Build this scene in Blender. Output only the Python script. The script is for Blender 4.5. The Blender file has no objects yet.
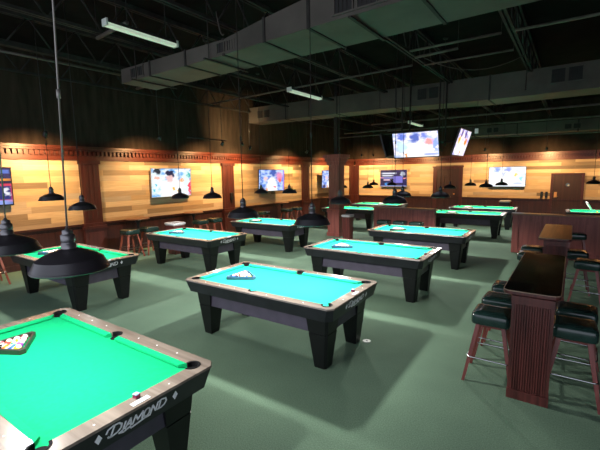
import bpy, math, random
from mathutils import Vector, Matrix
from mathutils.geometry import tessellate_polygon
random.seed(7)
PI = math.pi
C = bpy.context.scene.collection
scene = bpy.context.scene

# ------------------------------------------------------------------ materials
def newmat(name):
    m = bpy.data.materials.new(name); m.use_nodes = True
    nt = m.node_tree; b = nt.nodes['Principled BSDF']
    return m, nt, b
def N(nt, t, **kw):
    n = nt.nodes.new(t)
    for k, v in kw.items(): setattr(n, k, v)
    return n
def ramp(nt, stops, interp='LINEAR'):
    r = N(nt, 'ShaderNodeValToRGB'); r.color_ramp.interpolation = interp
    e = r.color_ramp.elements
    while len(e) < len(stops): e.new(0.5)
    for i, (p, c) in enumerate(stops):
        e[i].position = p; e[i].color = (*c, 1)
    return r
def simple(name, col, rough=0.5, metal=0.0, var=0.12, scale=8.0, stretch=(1, 1, 1), bump=0.0, coat=0.0, spec=0.5):
    """principled with a noise that varies the colour a little"""
    m, nt, b = newmat(name)
    tc = N(nt, 'ShaderNodeTexCoord'); mp = N(nt, 'ShaderNodeMapping'); mp.inputs['Scale'].default_value = stretch
    nz = N(nt, 'ShaderNodeTexNoise'); nz.inputs['Scale'].default_value = scale; nz.inputs['Detail'].default_value = 4
    nt.links.new(tc.outputs['Object'], mp.inputs['Vector']); nt.links.new(mp.outputs[0], nz.inputs['Vector'])
    lo = tuple(max(0, c*(1-var)) for c in col); hi = tuple(min(1, c*(1+var)) for c in col)
    r = ramp(nt, [(0.3, lo), (0.7, hi)])
    nt.links.new(nz.outputs['Fac'], r.inputs[0]); nt.links.new(r.outputs[0], b.inputs['Base Color'])
    b.inputs['Roughness'].default_value = rough; b.inputs['Metallic'].default_value = metal
    b.inputs['Coat Weight'].default_value = coat; b.inputs['Specular IOR Level'].default_value = spec
    if bump:
        bp = N(nt, 'ShaderNodeBump'); bp.inputs['Strength'].default_value = bump; bp.inputs['Distance'].default_value = 0.01
        nt.links.new(nz.outputs['Fac'], bp.inputs['Height']); nt.links.new(bp.outputs[0], b.inputs['Normal'])
    return m
def glow(name, col, strength):
    m, nt, b = newmat(name)
    b.inputs['Base Color'].default_value = (*col, 1); b.inputs['Emission Color'].default_value = (*col, 1)
    b.inputs['Emission Strength'].default_value = strength
    return m
def wood(name, c1, c2, axis='Z', scale=3.0, rough=0.45, coat=0.0):
    st = {'X': (0.25, 5, 5), 'Y': (5, 0.25, 5), 'Z': (5, 5, 0.25)}[axis]
    m, nt, b = newmat(name)
    tc = N(nt, 'ShaderNodeTexCoord'); mp = N(nt, 'ShaderNodeMapping'); mp.inputs['Scale'].default_value = st
    nz = N(nt, 'ShaderNodeTexNoise'); nz.inputs['Scale'].default_value = scale; nz.inputs['Detail'].default_value = 6; nz.inputs['Distortion'].default_value = 0.6
    nt.links.new(tc.outputs['Object'], mp.inputs[0]); nt.links.new(mp.outputs[0], nz.inputs['Vector'])
    r = ramp(nt, [(0.32, c1), (0.68, c2)])
    nt.links.new(nz.outputs['Fac'], r.inputs[0]); nt.links.new(r.outputs[0], b.inputs['Base Color'])
    b.inputs['Roughness'].default_value = rough; b.inputs['Coat Weight'].default_value = coat
    return m
def carpet():
    m, nt, b = newmat('carpet')
    tc = N(nt, 'ShaderNodeTexCoord')
    n1 = N(nt, 'ShaderNodeTexNoise'); n1.inputs['Scale'].default_value = 90; n1.inputs['Detail'].default_value = 3
    n2 = N(nt, 'ShaderNodeTexNoise'); n2.inputs['Scale'].default_value = 1.1; n2.inputs['Detail'].default_value = 6
    for n in (n1, n2): nt.links.new(tc.outputs['Object'], n.inputs['Vector'])
    r1 = ramp(nt, [(0.3, (0.092, 0.158, 0.106)), (0.7, (0.158, 0.246, 0.172))])
    r2 = ramp(nt, [(0.3, (0.82, 0.82, 0.82)), (0.75, (1.12, 1.1, 1.08))])
    nt.links.new(n1.outputs['Fac'], r1.inputs[0]); nt.links.new(n2.outputs['Fac'], r2.inputs[0])
    mx = N(nt, 'ShaderNodeMix', data_type='RGBA', blend_type='MULTIPLY'); mx.inputs[0].default_value = 1
    nt.links.new(r1.outputs[0], mx.inputs[6]); nt.links.new(r2.outputs[0], mx.inputs[7])
    nt.links.new(mx.outputs[2], b.inputs['Base Color'])
    b.inputs['Roughness'].default_value = 0.95; b.inputs['Specular IOR Level'].default_value = 0.15
    bp = N(nt, 'ShaderNodeBump'); bp.inputs['Strength'].default_value = 0.35; bp.inputs['Distance'].default_value = 0.01
    nt.links.new(n1.outputs['Fac'], bp.inputs['Height']); nt.links.new(bp.outputs[0], b.inputs['Normal'])
    return m
def planks(name, axis):
    """reclaimed boards of many tans and greys, running along the wall"""
    m, nt, b = newmat(name)
    tc = N(nt, 'ShaderNodeTexCoord'); sp = N(nt, 'ShaderNodeSeparateXYZ'); cb = N(nt, 'ShaderNodeCombineXYZ')
    nt.links.new(tc.outputs['Object'], sp.inputs[0])
    nt.links.new(sp.outputs[axis], cb.inputs[0]); nt.links.new(sp.outputs[2], cb.inputs[1])
    br = N(nt, 'ShaderNodeTexBrick'); br.offset = 0.37; br.offset_frequency = 2; br.squash = 1.35; br.squash_frequency = 3
    br.inputs['Color1'].default_value = (0, 0, 0, 1); br.inputs['Color2'].default_value = (1, 1, 1, 1)
    br.inputs['Mortar'].default_value = (0.5, 0.5, 0.5, 1)
    br.inputs['Scale'].default_value = 1; br.inputs['Mortar Size'].default_value = 0.0015
    br.inputs['Brick Width'].default_value = 1.35; br.inputs['Row Height'].default_value = 0.15; br.inputs['Bias'].default_value = 0
    nt.links.new(cb.outputs[0], br.inputs['Vector'])
    r = ramp(nt, [(0, (0.17, 0.12, 0.075)), (0.08, (0.27, 0.19, 0.115)), (0.18, (0.44, 0.30, 0.165)), (0.33, (0.53, 0.375, 0.215)), (0.45, (0.37, 0.27, 0.17)),
                  (0.55, (0.47, 0.36, 0.25)), (0.66, (0.56, 0.41, 0.25)), (0.78, (0.40, 0.32, 0.235)), (0.86, (0.60, 0.445, 0.28)), (0.95, (0.33, 0.22, 0.125))], 'CONSTANT')
    nt.links.new(br.outputs['Color'], r.inputs[0])
    mp = N(nt, 'ShaderNodeMapping'); mp.inputs['Scale'].default_value = (0.8, 14, 1)
    nz = N(nt, 'ShaderNodeTexNoise'); nz.inputs['Scale'].default_value = 3; nz.inputs['Detail'].default_value = 6
    nt.links.new(cb.outputs[0], mp.inputs[0]); nt.links.new(mp.outputs[0], nz.inputs['Vector'])
    r2 = ramp(nt, [(0.25, (0.78, 0.76, 0.74)), (0.75, (1.1, 1.1, 1.1))])
    nt.links.new(nz.outputs['Fac'], r2.inputs[0])
    mx = N(nt, 'ShaderNodeMix', data_type='RGBA', blend_type='MULTIPLY'); mx.inputs[0].default_value = 1
    nt.links.new(r.outputs[0], mx.inputs[6]); nt.links.new(r2.outputs[0], mx.inputs[7])
    nt.links.new(mx.outputs[2], b.inputs['Base Color']); b.inputs['Roughness'].default_value = 0.55
    return m
def screen(name, c1, c2, blobs, strength, scale=6):
    """what a television shows: soft two-colour ground plus coloured shapes, in the screen's own UV"""
    m, nt, b = newmat(name)
    uv = N(nt, 'ShaderNodeUVMap'); nz = N(nt, 'ShaderNodeTexNoise'); nz.inputs['Scale'].default_value = scale; nz.inputs['Detail'].default_value = 3
    n2 = N(nt, 'ShaderNodeTexNoise'); n2.inputs['Scale'].default_value = 9; n2.inputs['Detail'].default_value = 3
    nt.links.new(uv.outputs[0], n2.inputs['Vector']); nt.links.new(uv.outputs[0], nz.inputs['Vector'])
    sb = N(nt, 'ShaderNodeVectorMath', operation='SUBTRACT'); sb.inputs[1].default_value = (.5, .5, .5); nt.links.new(n2.outputs['Color'], sb.inputs[0])
    ml = N(nt, 'ShaderNodeVectorMath', operation='MULTIPLY'); ml.inputs[1].default_value = (.22, .22, 0); nt.links.new(sb.outputs[0], ml.inputs[0])
    wp = N(nt, 'ShaderNodeVectorMath', operation='ADD'); nt.links.new(uv.outputs[0], wp.inputs[0]); nt.links.new(ml.outputs[0], wp.inputs[1])
    r = ramp(nt, [(0.42, c1), (0.58, c2)]); nt.links.new(nz.outputs['Fac'], r.inputs[0])
    col = r.outputs[0]
    for cx, cy, rx, ry, soft, c in blobs:
        s = N(nt, 'ShaderNodeVectorMath', operation='SUBTRACT'); s.inputs[1].default_value = (cx, cy, 0)
        d = N(nt, 'ShaderNodeVectorMath', operation='DIVIDE'); d.inputs[1].default_value = (rx, ry, 1)
        if soft < 0:   # a box
            a = N(nt, 'ShaderNodeVectorMath', operation='ABSOLUTE'); sp = N(nt, 'ShaderNodeSeparateXYZ')
            l = N(nt, 'ShaderNodeMath', operation='MAXIMUM')
            nt.links.new(uv.outputs[0], s.inputs[0]); nt.links.new(s.outputs[0], d.inputs[0]); nt.links.new(d.outputs[0], a.inputs[0])
            nt.links.new(a.outputs[0], sp.inputs[0]); nt.links.new(sp.outputs[0], l.inputs[0]); nt.links.new(sp.outputs[1], l.inputs[1]); lo = l.outputs[0]
        else:
            l = N(nt, 'ShaderNodeVectorMath', operation='LENGTH')
            nt.links.new(wp.outputs[0], s.inputs[0]); nt.links.new(s.outputs[0], d.inputs[0]); nt.links.new(d.outputs[0], l.inputs[0]); lo = l.outputs['Value']
        mr = N(nt, 'ShaderNodeMapRange'); mr.inputs[1].default_value = 1+abs(soft); mr.inputs[2].default_value = 1-abs(soft)
        nt.links.new(lo, mr.inputs[0])
        mx = N(nt, 'ShaderNodeMix', data_type='RGBA'); nt.links.new(mr.outputs[0], mx.inputs[0])
        nt.links.new(col, mx.inputs[6]); mx.inputs[7].default_value = (*c, 1); col = mx.outputs[2]
    b.inputs['Base Color'].default_value = (0.01, 0.01, 0.01, 1); b.inputs['Roughness'].default_value = 0.25
    nt.links.new(col, b.inputs['Emission Color']); b.inputs['Emission Strength'].default_value = strength*.5
    return m

M = {}
M['carpet'] = carpet()
M['planks_y'] = planks('planks_left', 1); M['planks_x'] = planks('planks_far', 0)
M['dark_wall'] = simple('dark_painted_wall', (0.034, 0.024, 0.018), 0.8, spec=.08, var=0.35, scale=2.5, stretch=(1, 3, 0.4))
M['ceiling'] = simple('ceiling_black_paint', (0.0075, 0.0058, 0.0052), 0.95, var=0.4, spec=.06, scale=2)
M['steel'] = simple('painted_steel', (0.024, 0.021, 0.019), 0.7, spec=.2, var=0.3)
M['duct'] = simple('duct_sheet_metal', (0.068, 0.058, 0.050), 0.6, spec=.2, var=0.25, scale=1.5)
M['vent_dark'] = simple('vent_dark', (0.012, 0.010, 0.010), 0.8)
M['pipe'] = simple('conduit', (0.075, 0.066, 0.056), 0.55, spec=.3, var=0.3)
M['mahogany'] = wood('mahogany', (0.036, 0.009, 0.0075), (0.075, 0.019, 0.015), 'Z', 3, 0.4)
M['mahogany_y'] = wood('mahogany_along_left_wall', (0.052, 0.010, 0.006), (0.105, 0.023, 0.013), 'Y', 3, 0.4)
M['mahogany_x'] = wood('mahogany_along_far_wall', (0.052, 0.010, 0.006), (0.105, 0.023, 0.013), 'X', 3, 0.4)
M['wainscot'] = wood('wainscot_wood', (0.024, 0.0075, 0.0065), (0.050, 0.0150, 0.012), 'Z', 3, 0.4)
M['halfwall'] = wood('half_wall_wood', (0.17, 0.042, 0.034), (0.31, 0.088, 0.070), 'Z', 3.5, 0.45)
M['door'] = wood('door_wood', (0.026, 0.010, 0.009), (0.045, 0.017, 0.014), 'Z', 3, 0.5)
M['rail_wood'] = wood('rail_wood', (0.16, 0.128, 0.105), (0.28, 0.235, 0.195), 'X', 2.5, 0.24, 0.3)
M['black_lam'] = simple('black_laminate', (0.013, 0.013, 0.018), 0.36, var=0.25)
M['leg_lam'] = simple('leg_laminate', (0.005, 0.0055, 0.006), 0.4, var=0.25, spec=.35)
M['body_lam'] = simple('body_laminate', (0.058, 0.050, 0.076), 0.5, var=0.15)
M['cloth'] = simple('turquoise_cloth', (0.016, 0.42, 0.275), 0.9, var=0.05, scale=30, spec=0.1)
M['cloth_green'] = simple('green_cloth', (0.004, 0.38, 0.145), 0.9, var=0.06, scale=30, spec=0.1)
M['pocket'] = simple('pocket_black', (0.006, 0.006, 0.007), 0.85, spec=.15)
M['white_mark'] = simple('white_inlay', (0.88, 0.88, 0.94), 0.4, var=0.03)
M['plate'] = simple('nameplate_pale', (0.55, 0.68, 0.75), 0.3, var=0.05)
M['chalk_red'] = simple('chalk_paper', (0.32, 0.03, 0.08), 0.7); M['chalk_blue'] = simple('chalk_blue', (0.40, 0.62, 0.85), 0.9)
M['rack_dark'] = simple('rack_dark', (0.035, 0.028, 0.022), 0.4); M['rack_blue'] = simple('rack_blue', (0.05, 0.10, 0.19), 0.4)
M['white'] = simple('white_plastic', (0.75, 0.73, 0.70), 0.35, var=0.03)
M['shade'] = simple('lamp_shade_black', (0.024, 0.021, 0.025), 0.36, var=0.2, spec=0.6)
M['shade_in'] = simple('lamp_shade_inside', (0.55, 0.53, 0.5), 0.4)
M['socket'] = simple('lamp_socket_metal', (0.20, 0.19, 0.20), 0.36, 0.8)
M['rod'] = simple('lamp_rod', (0.22, 0.20, 0.18), 0.4, 0.5)
M['bulb'] = glow('bulb', (1, 0.95, 0.88), 6)
M['vinyl'] = simple('green_vinyl', (0.012, 0.032, 0.027), 0.24, var=0.2, coat=0.35)
M['stool_wood'] = wood('stool_wood', (0.115, 0.022, 0.018), (0.21, 0.05, 0.042), 'Z', 4, 0.35)
M['stool_orange'] = wood('stool_wood_light', (0.20, 0.045, 0.025), (0.32, 0.085, 0.05), 'Z', 4, 0.4)
M['chrome'] = simple('chrome', (0.6, 0.6, 0.62), 0.2, 1.0, var=0.05)
M['bar_wood'] = wood('bar_table_wood', (0.036, 0.008, 0.007), (0.125, 0.030, 0.025), 'Z', 4, 0.35)
M['bar_black'] = simple('bar_top_black', (0.007, 0.005, 0.0045), 0.12, var=0.5, scale=6, coat=0.3)
M['bar_brown'] = wood('bar_top_brown', (0.66, 0.25, 0.07), (0.88, 0.39, 0.13), 'Y', 3, 0.3)
M['table_wood'] = wood('high_table_wood', (0.10, 0.042, 0.022), (0.19, 0.085, 0.045), 'Y', 3, 0.35)
M['ledge'] = wood('ledge_wood', (0.17, 0.075, 0.04), (0.30, 0.14, 0.075), 'X', 3, 0.3)
M['edge'] = simple('bar_edge_worn', (0.34, 0.24, 0.17), 0.4, var=0.3)
M['cream'] = simple('tube_cover', (0.55, 0.58, 0.52), 0.4, var=0.03); M['tube_glow'] = glow('tube_diffuser_faint', (0.62, 0.70, 0.55), .22)
M['black'] = simple('black_plastic', (0.010, 0.010, 0.011), 0.35)
M['bag'] = simple('bin_liner', (0.42, 0.42, 0.43), 0.3, var=0.3, scale=25, bump=0.6)
M['brass'] = simple('brass', (0.7, 0.33, 0.12), 0.35, 0.6)
M['silver'] = simple('tv_bezel_silver', (0.30, 0.31, 0.32), 0.35, 0.4)
W3 = (1, 1, 1)
M['scr_game'] = screen('screen_batter', (0.16, 0.42, 0.85), (0.85, 0.92, 1), [
    (0.12, 0.55, 0.12, 0.4, .3, (0.75, 0.9, 1)), (0.1, 0.42, 0.035, 0.05, .4, (0.05, 0.45, 0.6)), (0.2, 0.3, 0.03, 0.06, .4, (0.08, 0.5, 0.65)), (0.05, 0.25, 0.03, 0.05, .4, (0.06, 0.5, 0.65)),
    (0.15, 0.95, 0.085, 0.16, .25, (0.01, 0.02, 0.04)), (0.13, 0.66, 0.06, 0.07, .3, (0.8, 0.45, 0.35)), (0.88, 0.5, 0.1, 0.45, .3, (0.7, 0.92, 0.9)), (0.94, 0.78, 0.05, 0.12, .5, (0.02, 0.4, 0.4)), (0.98, 0.3, 0.035, 0.3, .3, (0.85, 0.05, 0.1)),
    (0.74, 0.56, 0.05, 0.07, .5, (1, 0.35, 0.08)), (0.5, 0.28, 0.3, 0.36, .18, W3), (0.45, 0.64, 0.1, 0.12, .25, (0.75, 0.5, 0.5)), (0.45, 0.84, 0.1, 0.13, .2, (0.01, 0.015, 0.06)), (0.53, 0.74, 0.04, 0.06, .3, (0.03, 0.04, 0.1)),
    (0.55, 0.27, 0.035, 0.04, .4, (1, 0.45, 0.05)), (0.66, 0.2, 0.03, 0.04, .4, (1, 0.6, 0.2))], 1.25)
M['scr_pink'] = screen('screen_batter_blue', (0.12, 0.25, 0.75), (0.55, 0.7, 1), [
    (0.5, 0.1, 0.22, 0.5, .2, W3), (0.52, 0.5, 0.12, 0.14, .3, W3), (0.55, 0.85, 0.13, 0.18, .3, (0.06, 0.12, 0.45)), (0.8, 0.68, 0.12, 0.2, .35, (0.9, 0.3, 0.5)), (0.82, 0.5, 0.05, 0.12, .3, (1, 0.15, 0.12)), (0.25, 0.6, 0.07, 0.1, .4, (0.9, 0.6, 0.6)),
    (0.62, 0.2, 0.05, 0.05, .4, (0.9, 0.15, 0.25)), (0.12, 0.08, 0.08, 0.12, .4, (0.02, 0.02, 0.1)), (0.3, 0.06, 0.04, 0.06, .3, (1, 0.3, 0.1)), (0.98, 0.5, 0.03, 0.5, -.2, (0.4, 0.3, 1))], 1.15)
M['scr_wash'] = screen('screen_batter_bright', (0.45, 0.55, 1), (1, 0.9, 1), [
    (0.52, 0.22, 0.32, 0.4, .3, W3), (0.2, 0.85, 0.1, 0.16, .3, (0.12, 0.18, 0.65)), (0.5, 0.78, 0.11, 0.2, .3, (0.10, 0.14, 0.5)), (0.7, 0.86, 0.06, 0.12, .4, (0.2, 0.25, 0.75)), (0.8, 0.6, 0.09, 0.12, .4, (1, 0.35, 0.35)), (0.94, 0.5, 0.05, 0.3, .3, (0.3, 0.4, 1)),
    (0.27, 0.08, 0.03, 0.07, .3, (1, 0.3, 0.08)), (0.82, 0.09, 0.14, 0.04, -.3, (0.35, 0.4, 0.8)), (0.2, 0.45, 0.12, 0.2, .4, (0.55, 0.75, 1))], 1.3)
M['scr_pale'] = screen('screen_field_pale', (0.65, 0.8, 1), W3, [
    (0.45, 0.4, 0.4, 0.36, .4, W3), (0.22, 0.87, 0.09, 0.13, .4, (0.25, 0.35, 0.9)), (0.52, 0.86, 0.09, 0.12, .4, (0.3, 0.35, 0.9)), (0.42, 0.62, 0.04, 0.1, .4, (0.5, 0.55, 1)), (0.73, 0.6, 0.045, 0.1, .4, (1, 0.6, 0.1)), (0.88, 0.4, 0.06, 0.12, .4, (0.3, 0.7, 0.95)), (0.8, 0.17, 0.12, 0.025, -.3, (0.3, 0.35, 0.8))], 1.3)
M['scr_side'] = screen('screen_players_side', (0.35, 0.4, 0.9), (1, 0.85, 0.95), [
    (0.3, 0.35, 0.2, 0.35, .3, W3), (0.75, 0.3, 0.2, 0.3, .3, W3), (0.25, 0.85, 0.09, 0.14, .3, (0.08, 0.08, 0.3)), (0.6, 0.82, 0.09, 0.14, .3, (0.08, 0.08, 0.3)), (0.75, 0.55, 0.1, 0.16, .3, (1, 0.2, 0.03)), (0.2, 0.6, 0.09, 0.14, .3, (1, 0.45, 0.05)), (0.55, 0.14, 0.06, 0.1, .3, (1, 0.4, 0.1))], 1.3)
M['scr_text'] = screen('screen_caption', (0.008, 0.012, 0.06), (0.02, 0.02, 0.12), [
    (0.33, 0.80, 0.26, 0.045, -.2, (0.8, 0.85, 1)), (0.28, 0.66, 0.2, 0.04, -.2, (0.8, 0.85, 1)), (0.30, 0.52, 0.2, 0.035, -.2, (0.35, 0.35, 0.8)), (0.25, 0.40, 0.12, 0.04, -.2, (0.9, 0.6, 0.75)), (0.07, 0.53, 0.07, 0.03, -.2, (0.7, 0.3, 0.6)),
    (0.68, 0.42, 0.17, 0.2, -.1, (0.22, 0.20, 0.75)), (0.83, 0.75, 0.07, 0.14, .2, (0.55, 0.6, 0.75)), (0.9, 0.5, 0.06, 0.06, .3, (0.9, 0.3, 0.4)), (0.22, 0.15, 0.06, 0.09, .3, (0.05, 0.35, 0.9)), (0.5, 0.03, 0.5, 0.03, -.1, (0.25, 0.3, 0.6))], 1.0)
M['scr_score'] = screen('screen_scoreboard', (0.01, 0.012, 0.06), (0.03, 0.03, 0.14), [
    (0.5, 0.68, 0.5, 0.03, -.2, (1, 0.35, 0.05)), (0.75, 0.32, 0.3, 0.25, -.08, (0.8, 0.05, 0.12)), (0.75, 0.32, 0.24, 0.19, -.08, (0.02, 0.03, 0.2)), (0.5, 0.06, 0.5, 0.06, -.2, (0.3, 0.4, 0.9)), (0.93, 0.35, 0.05, 0.1, .3, (0.9, 0.9, 1)), (0.6, 0.35, 0.08, 0.08, .3, (0.5, 0.7, 1)), (0.9, 0.9, 0.08, 0.05, -.2, (0.1, 0.2, 0.7))], 1.0)

# ------------------------------------------------------------------ mesh builder
class MB:
    def __init__(s): s.v = []; s.f = []; s.mi = []; s.sm = []; s.uv = {}
    def face(s, idx, m=0, sm=False): s.f.append(tuple(idx)); s.mi.append(m); s.sm.append(sm)
    def quad(s, pts, m=0, uv=None):
        b = len(s.v); s.v += [tuple(p) for p in pts]
        if uv: s.uv[len(s.f)] = uv
        s.face(range(b, b+len(pts)), m); return s
    def loft(s, rings, m=0, sm=False, cap0=True, cap1=True, mcap=None, closed=False):
        b = len(s.v); n = len(rings[0])
        for r in rings: s.v += [tuple(p) for p in r]
        k = len(rings)
        for i in range(k if closed else k-1):
            a0 = b+i*n; a1 = b+((i+1) % k)*n
            for j in range(n):
                s.face((a0+j, a0+(j+1) % n, a1+(j+1) % n, a1+j), m, sm)
        if not closed:
            if cap0: s.face([b+j for j in reversed(range(n))], m if mcap is None else mcap)
            if cap1: s.face([b+(k-1)*n+j for j in range(n)], m if mcap is None else mcap)
        return s
    def box(s, x0, y0, z0, x1, y1, z1, m=0):
        x0, x1 = sorted((x0, x1)); y0, y1 = sorted((y0, y1)); z0, z1 = sorted((z0, z1))
        return s.prism([(x0, y0), (x1, y0), (x1, y1), (x0, y1)], z0, z1, m)
    def prism(s, poly, z0, z1, m=0, mcap=None, sm=False):
        return s.loft([[(x, y, z0) for x, y in poly], [(x, y, z1) for x, y in poly]], m, sm, mcap=mcap)
    def obox(s, mat, hx, hy, hz, m=0):
        r = lambda z: [mat @ Vector((x*hx, y*hy, z*hz)) for x, y in ((-1, -1), (1, -1), (1, 1), (-1, 1))]
        return s.loft([r(-1), r(1)], m)
    def tube(s, pts, r, n=8, m=0, closed=False, sm=True):
        pts = [Vector(p) for p in pts]; rings = []; k = len(pts); prev = None
        rr = r if isinstance(r, (list, tuple)) else [r]*k
        for i, p in enumerate(pts):
            a = pts[(i-1) % k] if (closed or i > 0) else p; c = pts[(i+1) % k] if (closed or i < k-1) else p
            t = (c-a).normalized()
            if prev is None:
                u = t.cross(Vector((0, 0, 1)));
                if u.length < 1e-3: u = Vector((1, 0, 0))
                u.normalize()
            else:
                u = (prev-t*prev.dot(t)).normalized()
            prev = u; w = t.cross(u)
            rings.append([p+(u*math.cos(2*PI*j/n)+w*math.sin(2*PI*j/n))*rr[i] for j in range(n)])
        return s.loft(rings, m, sm, closed=closed)
    def lathe(s, prof, n=20, m=0, o=(0, 0, 0), sm=True, cap0=True, cap1=True):
        rings = [[(o[0]+r*math.cos(2*PI*j/n), o[1]+r*math.sin(2*PI*j/n), o[2]+z) for j in range(n)] for r, z in prof]
        return s.loft(rings, m, sm, cap0, cap1)
    def build(s, name, mats, parent=None, loc=None):
        me = bpy.data.meshes.new(name); me.from_pydata(s.v, [], s.f)
        for m in (mats if isinstance(mats, (list, tuple)) else [mats]): me.materials.append(M[m] if isinstance(m, str) else m)
        for p, mi, sm in zip(me.polygons, s.mi, s.sm): p.material_index = mi; p.use_smooth = sm
        if s.uv:
            l = me.uv_layers.new(name='UVMap')
            for fi, uv in s.uv.items():
                for li, c in zip(me.polygons[fi].loop_indices, uv): l.data[li].uv = c
        me.update()
        o = bpy.data.objects.new(name, me); C.objects.link(o)
        if parent: o.parent = parent
        if loc: o.location = loc
        return o
def rrect(hx, hy, r, z, cx=0, cy=0, n=4):
    out = []
    for qx, qy, a0 in ((1, -1, -PI/2), (1, 1, 0), (-1, 1, PI/2), (-1, -1, PI)):
        for i in range(n+1):
            a = a0+PI/2*i/n
            out.append((cx+qx*(hx-r)+r*math.cos(a), cy+qy*(hy-r)+r*math.sin(a), z))
    return out
def tag(o, label=None, cat=None, group=None, kind=None):
    if label: o['label'] = label
    if cat: o['category'] = cat
    if group: o['group'] = group
    if kind: o['kind'] = kind
    return o
def thing(name, label, cat, loc=(0, 0, 0), rz=0, group=None):
    o = bpy.data.objects.new(name, None); C.objects.link(o); o.location = loc; o.rotation_euler = (0, 0, rz)
    o.empty_display_size = 0.1
    return tag(o, label, cat, group)
def copy_tree(o, parent=None):
    c = o.copy(); C.objects.link(c)
    if parent: c.parent = parent
    for ch in o.children: copy_tree(ch, c)
    return c
def structure(mb, name, mats, parent=None):
    o = mb.build(name, mats, parent)
    if parent is None: o['kind'] = 'structure'
    return o
def lamp(kind, name, loc, energy, color, parent=None, **kw):
    l = bpy.data.lights.new(name, kind); l.energy = energy; l.color = color
    for k, v in kw.items(): setattr(l, k, v)
    o = bpy.data.objects.new(name, l); C.objects.link(o); o.location = loc
    if parent: o.parent = parent
    return o
def aim(o, target):
    o.rotation_euler = (Vector(target)-o.location).to_track_quat('-Z', 'Y').to_euler()

# ------------------------------------------------------------------ room shell
XL, YF, XR, YN, ZC = -10.78, 20.43, 6.0, -1.5, 5.2
structure(MB().box(XL-.2, YN, -.12, XR+.2, YF+.2, 0), 'floor', 'carpet')
structure(MB().box(XL-.2, YN, ZC, XR+.2, YF+.2, ZC+.12), 'ceiling', 'ceiling')
wl = structure(MB().box(XL-.2, YN, 0, XL, YF+.2, ZC), 'wall_left', 'dark_wall')
MB().box(XL, YN, .95, XL+.03, YF, 2.68).build('plank_panel', 'planks_y', wl)
def wainscot_left():
    b = MB(); b.box(XL, YN, 0, XL+.05, YF, .93); b.box(XL, YN, 0, XL+.07, YF, .14)
    b.box(XL, YN, .90, XL+.085, YF, .955)
    y = YN+.2
    while y < YF-.9:
        b.box(XL+.05, y, .22, XL+.062, y+.75, .82); y += .9
    return b
wainscot_left().build('wainscot', 'wainscot', wl)
wf = structure(MB().box(XL, YF, 0, XR+.2, YF+.2, ZC), 'wall_far', 'dark_wall')
MB().box(XL, YF-.03, .93, XR, YF, 2.68).build('plank_panel', 'planks_x', wf)
b = MB(); b.box(XL, YF-.05, 0, XR, YF, .90); b.box(XL, YF-.07, 0, XR, YF, .14); b.box(XL, YF-.085, .86, XR, YF, .915)
x = XL+.3
while x < XR-.9:
    b.box(x, YF-.062, .22, x+.75, YF-.05, .78); x += .9
b.build('wainscot', 'wainscot', wf)
wr = structure(MB().box(XR, YN, 0, XR+.2, YF, ZC), 'wall_right', 'dark_wall')
# cornice with dentils
def cornice(along, lo, hi):
    b = MB()
    def bx(a0, a1, d, z0, z1):
        if along == 'Y': b.box(XL, a0, z0, XL+d, a1, z1)
        else: b.box(a0, YF-d, z0, a1, YF, z1)
    bx(lo, hi, .06, 2.66, 2.78); bx(lo, hi, .045, 2.78, 2.91); bx(lo, hi, .13, 2.91, 2.96); bx(lo, hi, .17, 2.96, 3.02)
    a = lo+.03
    while a < hi-.1:
        bx(a, a+.06, .105, 2.79, 2.90); a += .115
    return b
structure(cornice('Y', YN, YF), 'trim_1', 'mahogany_y')
structure(cornice('X', XL+.18, XR), 'trim_2', 'mahogany_x')
def pilaster(y0, y1, n):
    b = MB(); b.box(XL, y0, .95, XL+.11, y1, 2.66)
    w = y1-y0
    for i in range(3): b.box(XL+.11, y0+w*(.16+.25*i), 1.08, XL+.122, y0+w*(.16+.25*i)+w*.17, 2.52)
    b.box(XL, y0-.05, 0, XL+.17, y1+.05, .80); b.box(XL, y0-.07, .80, XL+.20, y1+.07, .88); b.box(XL, y0-.04, .88, XL+.15, y1+.04, .96)
    b.box(XL+.17, y0+.04, .16, XL+.185, y1-.04, .70)
    b.box(XL, y0-.04, 2.56, XL+.14, y1+.04, 2.66)
    structure(b, 'trim_%d' % n, 'mahogany')
for i, (y0, y1) in enumerate(((-.4, .1), (4.84, 5.32), (9.9, 10.46), (15.05, 15.62))): pilaster(y0, y1, 3+i)
b = MB(); b.box(XL, YF-.55, .95, XL+.11, YF, 2.66); b.box(XL+.11, YF-.1, .95, XL+.42, YF, 2.66); b.box(XL, YF-.6, 0, XL+.16, YF, .95); b.box(XL+.16, YF-.15, 0, XL+.46, YF, .95)
structure(b, 'trim_7', 'mahogany')

# doors
d1 = structure(MB().box(-6.02, YF-.09, 0, -5.84, YF-.03, 2.46).box(-4.72, YF-.09, 0, -4.56, YF-.03, 2.46).box(-5.84, YF-.09, 2.34, -4.72, YF-.03, 2.46).box(-6.06, YF-.11, 2.44, -4.52, YF-.03, 2.5), 'door_1', 'mahogany')
b = MB(); b.box(-5.84, YF-.06, 0, -4.72, YF-.03, 2.34); b.box(-5.55, YF-.085, 0, -5.45, YF-.06, 2.06); b.box(-4.82, YF-.085, 0, -4.72, YF-.06, 2.06); b.box(-5.45, YF-.085, 1.96, -4.82, YF-.06, 2.06)
b.build('door_leaf', 'door', d1)
MB().lathe([(.03, 0), (.04, .02), (.03, .05)], 10, 0, (-4.95, YF-.1, 1.05)).build('door_handle', 'brass', d1)
d2 = structure(MB().box(-.84, YF-.10, 0, -.75, YF-.03, 2.07).box(.27, YF-.10, 0, .37, YF-.03, 2.07).box(-.75, YF-.10, 2.0, .27, YF-.03, 2.07), 'door_2', 'mahogany')
MB().box(-.75, YF-.07, 0, .27, YF-.03, 2.0).build('door_leaf', 'door', d2)
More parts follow.
